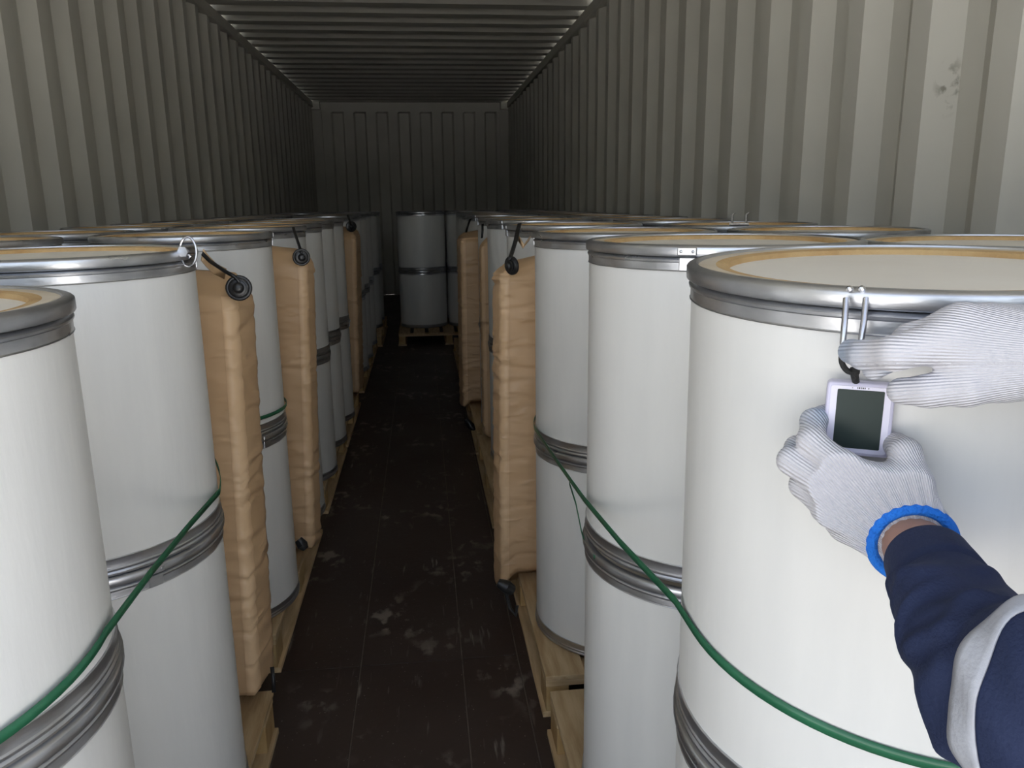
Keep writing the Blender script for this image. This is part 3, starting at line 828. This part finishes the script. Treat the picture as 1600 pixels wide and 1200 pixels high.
hand_ax = unit(at(1472, 922, .495)-at(1428, 848, .552))
LH['cut'] = (at(1426, 850, .552)+hand_ax*0.001, hand_ax)
gl = glove(LH, 'glove', (1490, 935, .55), None, soil_pts=[((1278, 648, .58), .022), ((1240, 700, .58), .014)])
gl['label'] = 'white knit glove with blue cuff on the lower hand'

# ---- right glove (upper hand, pinches the cord)
RH = dict(
    meta=[(J((1640, 545, 0.499), (1482, 528, 0.501)), (.0150, .0150)), (J((1645, 535, 0.501), (1502, 507, 0.504)), (.0150, .0138)),
          (J((1650, 530, 0.507), (1540, 508, 0.509)), (.0145, .0132)), (J((1655, 535, 0.513), (1568, 518, 0.515)), (.0140, .0125))],
    fingers=[(J((1482, 530, 0.501), (1398, 552, 0.506), (1350, 555, 0.529), (1330, 549, 0.546)), (.0145, .0112, .0096, .0088)),
             (J((1502, 509, 0.504), (1424, 531, 0.517), (1385, 560, 0.532), (1366, 576, 0.538)), (.0132, .0108, .0092, .0080)),
             (J((1540, 510, 0.509), (1482, 520, 0.525), (1452, 550, 0.528)), (.0122, .0100, .0088)),
             (J((1568, 518, 0.515), (1530, 530, 0.523), (1505, 555, 0.523)), (.0110, .0090, .0080))],
    thumb=(J((1600, 582, 0.499), (1510, 606, 0.498), (1450, 611, 0.508), (1408, 611, 0.520)), (.0170, .0118, .0104, .0090)),
    web=(J((1500, 555, 0.501), (1570, 575, 0.500)), (.0150, .0180)),
    wrist=(J((1600, 558, 0.501), (1700, 556, 0.495)), (.0250, .0260)))
rh_ax = unit(at(1700, 556, .495)-at(1600, 558, .501))
RH['cut'] = (at(1668, 556, .497), rh_ax)
gr = glove(RH, 'glove', (1760, 570, .51), None, soil_pts=[((1332, 552, .54), .026), ((1395, 577, .525), .014), ((1425, 596, .522), .014)], nr=420)
gr['label'] = 'white knit glove of the upper hand, pinching the cord'

def cuff_band(center, ax, r, parent, rt=0.0042):
    ax = Vector(ax); u = ax.cross(Vector((0, 0, 1))).normalized(); w = ax.cross(u)
    b = MB(); c = Vector(center)
    b.tube([c+(u*math.cos(q)+w*math.sin(q))*r for q in np.linspace(0, 2*math.pi, 48, endpoint=False)], rt, 12, closed=True)
    return b.obj('cuff_band', CUFF, parent)
cuff_band(at(1426, 850, .552), hand_ax, 0.0272, gl)
cuff_band(at(1668, 556, .497), rh_ax, 0.0270, gr)

# ---- the rest of the figure (stands at the right, outside the frame)
SHL, SHR = np.array([0.545, 0.035, 1.105]), np.array([0.850, 0.110, 1.115])
WL = at(1432, 856, .552); EL = np.array([0.385, 0.262, 0.868])
WR = at(1668, 556, .497); ER = np.array([0.735, 0.310, 0.985])
SLEEVE = [at(1450, 878, .524), at(1470, 916, .495), at(1502, 972, .465), at(1544, 1042, .430), at(1606, 1102, .395), at(1700, 1142, .365), EL, EL+(SHL-EL)*0.18, EL+(SHL-EL)*0.42]
HIP = np.array([0.72, -0.06, 0.70]); CH = (SHL+SHR)/2
FT = [np.array([0.635, -0.10, 0.0]), np.array([0.825, -0.03, 0.0])]
KN = [np.array([0.625, 0.02, 0.375]), np.array([0.815, 0.085, 0.375])]
HP = [HIP+np.array([-0.075, 0.0, 0.0]), HIP+np.array([0.075, 0.02, 0.0])]
HEAD = CH+np.array([-0.03, 0.055, 0.205])
face = unit(np.array([0.40, 0.5, 1.02])-HEAD); fr = unit(np.cross(face, [0, 0, 1])); fu = np.cross(fr, face)
def body_fn(P):
    d = chain(P, [HIP, CH-[0, 0, 0.09]], [0.105, 0.115])
    d = smin(d, chain(P, [SHL, SHR], [0.048, 0.048]), 0.06)
    d = smin(d, chain(P, [CH-[0, 0, 0.02], HEAD-fu*0.05], [0.048, 0.045]), 0.03)
    # head: skull, jaw, nose, brow, ears, lips
    q = (P-HEAD); lo = np.stack([q@fr/0.070, q@face/0.085, (q-0.018*fu)@fu/0.092], 1)
    hd = (np.linalg.norm(lo, axis=1)-1)*0.075
    hd = smin(hd, chain(P, [HEAD-fu*0.055+face*0.02, HEAD-fu*0.088+face*0.048], [0.05, 0.028]), 0.03)
    hd = smin(hd, chain(P, [HEAD+fu*0.005+face*0.080, HEAD-fu*0.028+face*0.098], [0.007, 0.011]), 0.010)
    hd = smin(hd, chain(P, [HEAD-fu*0.056+face*0.074-fr*0.018, HEAD-fu*0.056+face*0.074+fr*0.018], [0.006, 0.006]), 0.006)
    for s in (-1, 1):
        hd = smin(hd, chain(P, [HEAD+fr*0.072*s+fu*0.016, HEAD+fr*0.072*s-fu*0.026], [0.013, 0.009]), 0.006)
        hd = smin(hd, chain(P, [HEAD+fr*0.030*s+fu*0.006+face*0.072, HEAD+fr*0.034*s+fu*0.006+face*0.071], [0.0115, 0.0115]), 0.004)
    d = smin(d, hd, 0.02)
    d = smin(d, chain(P, [SHR, ER, WR], [0.044, 0.034, 0.0235], 0.01), 0.02)
    d = smin(d, chain(P, [SHL]+SLEEVE[::-1]+[at(1426, 850, .552)], [0.042, 0.038, 0.036, 0.036, 0.036, 0.034, 0.031, 0.026, 0.0225, 0.0222, 0.0222], 0.006), 0.015)
    for h_, k_, f_ in zip(HP, KN, FT):
        d = smin(d, chain(P, [h_, k_, f_+[0, 0, 0.07]], [0.075, 0.052, 0.034], 0.02), 0.03)
        d = smin(d, chain(P, [f_+[0, -0.015, 0.035], f_+[-0.01, 0.13, 0.028]], [0.030, 0.024]), 0.02)
    return d
body = sdf_object('body', body_fn, (0.25, -0.25, 0.002), (1.02, 0.66, 1.46), 0.0085, SKIN, person, None, 2)
def hair_fn(P):
    q = (P-HEAD-fu*0.026+face*0.008); lo = np.stack([q@fr/0.077, q@face/0.090, q@fu/0.092], 1)
    d = (np.linalg.norm(lo, axis=1)-1)*0.08
    return np.maximum(d, -((P-HEAD)@unit(fu*0.8-face*0.55)-0.018))
sdf_object('hair', hair_fn, HEAD-0.13, HEAD+0.15, 0.006, HAIR, person)
def jacket_fn(P):
    d = chain(P, [HIP-[0, 0, 0.03], CH-[0, 0, 0.09]], [0.122, 0.130])
    d = smin(d, chain(P, [SHL, SHR], [0.060, 0.060]), 0.06)
    d = smin(d, chain(P, [CH-[0, 0, 0.02], CH+[-0.008, 0.015, 0.062]], [0.060, 0.058]), 0.03)
    d = smin(d, chain(P, [SHR, ER, WR+(ER-WR)*0.12], [0.058, 0.050, 0.036], 0.02), 0.03)
    d = smin(d, chain(P, [SHL, SHL+(EL-SHL)*0.72], [0.058, 0.055], 0.02), 0.03)
    d = np.maximum(d, -(P[:, 2]-(HIP[2]-0.06)))
    return np.maximum(d, (P[:, 2]-(CH[2]+0.075)))
sdf_object('jacket', jacket_fn, (0.36, -0.26, 0.60), (1.02, 0.48, 1.26), 0.0085, NAVY, person)
def trousers_fn(P):
    d = chain(P, [HIP, HIP+[0, 0, 0.02]], [0.112, 0.112])
    for h_, k_, f_ in zip(HP, KN, FT):
        d = smin(d, chain(P, [h_, k_, f_+[0, 0, 0.05]], [0.090, 0.068, 0.060], 0.02), 0.03)
    return np.maximum(np.maximum(d, P[:, 2]-0.72), 0.055-P[:, 2])
sdf_object('trousers', trousers_fn, (0.48, -0.25, 0.03), (0.98, 0.22, 0.84), 0.009, NAVY, person)
for f_ in FT:
    def shoe_fn(P, f_=f_):
        d = chain(P, [f_+[0, -0.02, 0.040], f_+[-0.012, 0.135, 0.030]], [0.042, 0.036])
        d = smin(d, chain(P, [f_+[0, -0.005, 0.04], f_+[0, 0.0, 0.08]], [0.040, 0.040]), 0.02)
        return np.maximum(d, 0.000-P[:, 2])
    sdf_object('shoe', shoe_fn, f_+[-0.07, -0.09, -0.004], f_+[0.07, 0.19, 0.13], 0.006, SHOE, person)

# left sleeve: tube with creases, cuff hem and a reflective band
path = SLEEVE; rads = [0.0262, 0.0285, 0.0330, 0.0400, 0.0455, 0.0490, 0.0520, 0.0530, 0.0550]
pp = np.array(path)
seg = np.concatenate([[0], np.cumsum(np.linalg.norm(np.diff(pp, axis=0), axis=1))])
def catmull(s):
    # smooth interpolation by dense sampling and box blur
    return np.stack([np.interp(s, seg, pp[:, k]) for k in range(3)], 1)
ns = 150
sv_ = np.linspace(0, seg[-1], ns)
cen = catmull(sv_)
ker = np.ones(15)/15
for _ in range(2):
    pad = np.concatenate([np.repeat(cen[:1], 7, 0)-(cen[1]-cen[0])*np.arange(7, 0, -1)[:, None], cen, np.repeat(cen[-1:], 7, 0)+(cen[-1]-cen[-2])*np.arange(1, 8)[:, None]])
    cen = np.stack([np.convolve(pad[:, k], ker, 'valid') for k in range(3)], 1)
rad = np.interp(sv_, seg, rads)
nt = 96
th = np.linspace(0, 2*math.pi, nt, endpoint=False)
rr = np.random.default_rng(12)
folds = [(rr.uniform(0.03, seg[-1]), rr.uniform(0, 6.28), rr.uniform(-0.035, 0.035), rr.uniform(0.0028, 0.0070), rr.uniform(0.005, 0.011), rr.uniform(0.4, 1.0)) for _ in range(38)]
SV = np.zeros((ns, nt, 3)); NRM = np.zeros((ns, nt, 3))
prev = None
for i in range(ns):
    t = unit(cen[min(i+1, ns-1)]-cen[max(i-1, 0)])
    u = unit(np.cross(t, [0, 0, 1])) if prev is None else unit(prev-t*(prev@t))
    prev = u; w = np.cross(t, u)
    d = np.zeros(nt)
    fade = np.clip((sv_[i]-0.012)/0.03, 0, 1)
    for (s0, t0, sl, am, wd, aw) in folds:
        dt = (th-t0+math.pi) % (2*math.pi)-math.pi
        d += am*np.exp(-((sv_[i]-s0-sl*dt)/wd)**2)*np.exp(-(dt/aw)**2)*fade
    d += fade*0.0030*np.sin(2*th+sv_[i]*30)+fade*0.0018*np.sin(3*th-sv_[i]*55+1)
    hem = 0.0013*(sv_[i] < 0.030) - 0.0008*(abs(sv_[i]-0.031) < 0.0016)
    NRM[i] = np.cos(th)[:, None]*u+np.sin(th)[:, None]*w
    SV[i] = cen[i]+NRM[i]*(rad[i]+d+hem)[:, None]
V = SV.reshape(-1, 3).tolist()
F = [(i*nt+k, i*nt+(k+1) % nt, (i+1)*nt+(k+1) % nt, (i+1)*nt+k) for i in range(ns-1) for k in range(nt)]
sl = make('sleeve', V, F, NAVY, person)
md = sl.modifiers.new('thick', 'SOLIDIFY'); md.thickness = 0.002; md.offset = -1
s_band = (0.136, 0.149)
ii = [i for i in range(ns) if s_band[0] <= sv_[i] <= s_band[1]]
V = []; F = []
for i in ii: V += (SV[i]+NRM[i]*0.0012).tolist()
for a in range(len(ii)-1): F += [(a*nt+k, a*nt+(k+1) % nt, (a+1)*nt+(k+1) % nt, (a+1)*nt+k) for k in range(nt)]
rb = make('reflective_band', V, F, REFLECT, person)
md = rb.modifiers.new('thick', 'SOLIDIFY'); md.thickness = 0.0012; md.offset = 0
rb['label'] = 'silver reflective tape around the sleeve'

# ------------------------------------------------------------------ data logger, its cord and the rim pins
dc = at(1340, 653, .580)
hd_ = unit([dc[0]-EYE[0], dc[1]-EYE[1], 0])
ang0 = math.radians(5)
nx = np.array([math.cos(ang0)*hd_[0]-math.sin(ang0)*hd_[1], math.sin(ang0)*hd_[0]+math.cos(ang0)*hd_[1], 0])
logger = empty('data_logger'); logger.location = dc
# local frame: x right, y away from viewer, z up
logger.rotation_euler = (0, math.radians(0.5), math.atan2(nx[1], nx[0])-math.pi/2)
tag(logger, 'small lavender white data logger with dark screen held between the gloved hands', 'data logger')
def rrect(w, h, r, y, n=6):
    o = []
    for cx, cz, a in ((w-r, h-r, 0), (-w+r, h-r, 90), (-w+r, -h+r, 180), (w-r, -h+r, 270)):
        for i in range(n+1):
            q = math.radians(a+90*i/n); o.append((cx+r*math.cos(q), y, cz+r*math.sin(q)))
    return o
def slab(layers):
    b = MB(); n = len(layers[0]); v = [p for L in layers for p in L]
    f = [tuple(range(n)), tuple(len(v)-n+i for i in range(n-1, -1, -1))]
    for j in range(len(layers)-1):
        for i in range(n): f.append((j*n+(i+1) % n, j*n+i, (j+1)*n+i, (j+1)*n+(i+1) % n))
    b.add(v, f); return b
Wd, Hd, Td = 0.0230, 0.0278, 0.0060
slab([rrect(Wd-0.0012, Hd-0.0012, 0.003, -Td), rrect(Wd, Hd, 0.0036, -Td+0.0012), rrect(Wd, Hd, 0.0036, Td-0.0012), rrect(Wd-0.0012, Hd-0.0012, 0.003, Td)]).obj('case', CASE, logger, angle=50)
slab([rrect(0.0205, 0.0252, 0.002, -Td-0.0005), rrect(0.0209, 0.0256, 0.002, -Td+0.0002)]).obj('bezel', BEZEL, logger, angle=50)
o = slab([[(x-0.0, y, z+0.0004) for x, y, z in rrect(0.0158, 0.0222, 0.001, -Td-0.0009)], [(x, y, z+0.0004) for x, y, z in rrect(0.0160, 0.0224, 0.001, -Td-0.0003)]]).obj('screen', SCREEN, logger, angle=50)
b = MB()
for k, wd_ in enumerate((0.0005, 0.0009, 0.0006, 0.0009, 0.0007)):
    x = -0.0026+k*0.00125; b.box((x-wd_/2, -Td-0.0008, 0.0236), (x+wd_/2, -Td-0.0004, 0.0248))
b.box((0.0045, -Td-0.0008, 0.0238), (0.0052, -Td-0.0004, 0.0246)); b.box((-0.0062, -Td-0.0008, 0.0239), (-0.0057, -Td-0.0004, 0.0244))
b.obj('small_print', BLACK, logger, False)
inv = Matrix.LocRotScale(logger.location, logger.rotation_euler, None).inverted()
cordpts = J((1317, 548, .558), (1314, 560, .560), (1317, 572, .561), (1325, 581, .562), (1334, 582, .562), (1343, 574, .563), (1344, 562, .562), (1336, 552, .558))
for _ in range(2):      # round the loop
    cordpts = [q for a_, c_ in zip(cordpts, cordpts[1:]+cordpts[:1]) for q in (a_*0.75+c_*0.25, a_*0.25+c_*0.75)]
b = MB()
b.tube([inv @ Vector(p) for p in cordpts], 0.0021, 10, closed=True)
b.tube([inv @ Vector(p) for p in J((1334, 579, .562), (1336, 590, .564), (1338, 600, .577))], [0.0031, 0.0027, 0.0025], 10)
b.tube([inv @ Vector(p) for p in J((1330, 580, .562), (1341, 579, .562))], 0.0030, 10)
b.obj('cord_loop', CORD, logger)

# rim pins of the front right drum (its own part, in its local frame)
d0 = RIGHT[0][0]
dinv = Matrix.LocRotScale(d0.location, d0.rotation_euler, None).inverted()
b = MB()
pa = J((1322, 466, .566), (1320, 500, .562), (1317, 535, .561), (1319, 555, .562), (1330, 563, .562), (1341, 552, .561), (1346, 530, .559), (1350, 500, .560), (1353, 466, .564))
b.tube([dinv @ Vector(p) for p in pa], 0.0023, 12)
b.obj('latch_pin', PIN, d0)
b = MB()
for px in (1327, 1346):
    p = dinv @ Vector(at(px, 452, .5640))
    b.lathe([(0.0001, 0.0018), (0.0018, 0.0014), (0.0027, -0.001)], 12, Matrix.Translation(p) @ Vector((p.x, p.y, 0)).to_track_quat('Z', 'Y').to_matrix().to_4x4())
b.obj('rivet', PIN, d0)

for me in list(bpy.data.meshes):
    if me.users == 0: bpy.data.meshes.remove(me)
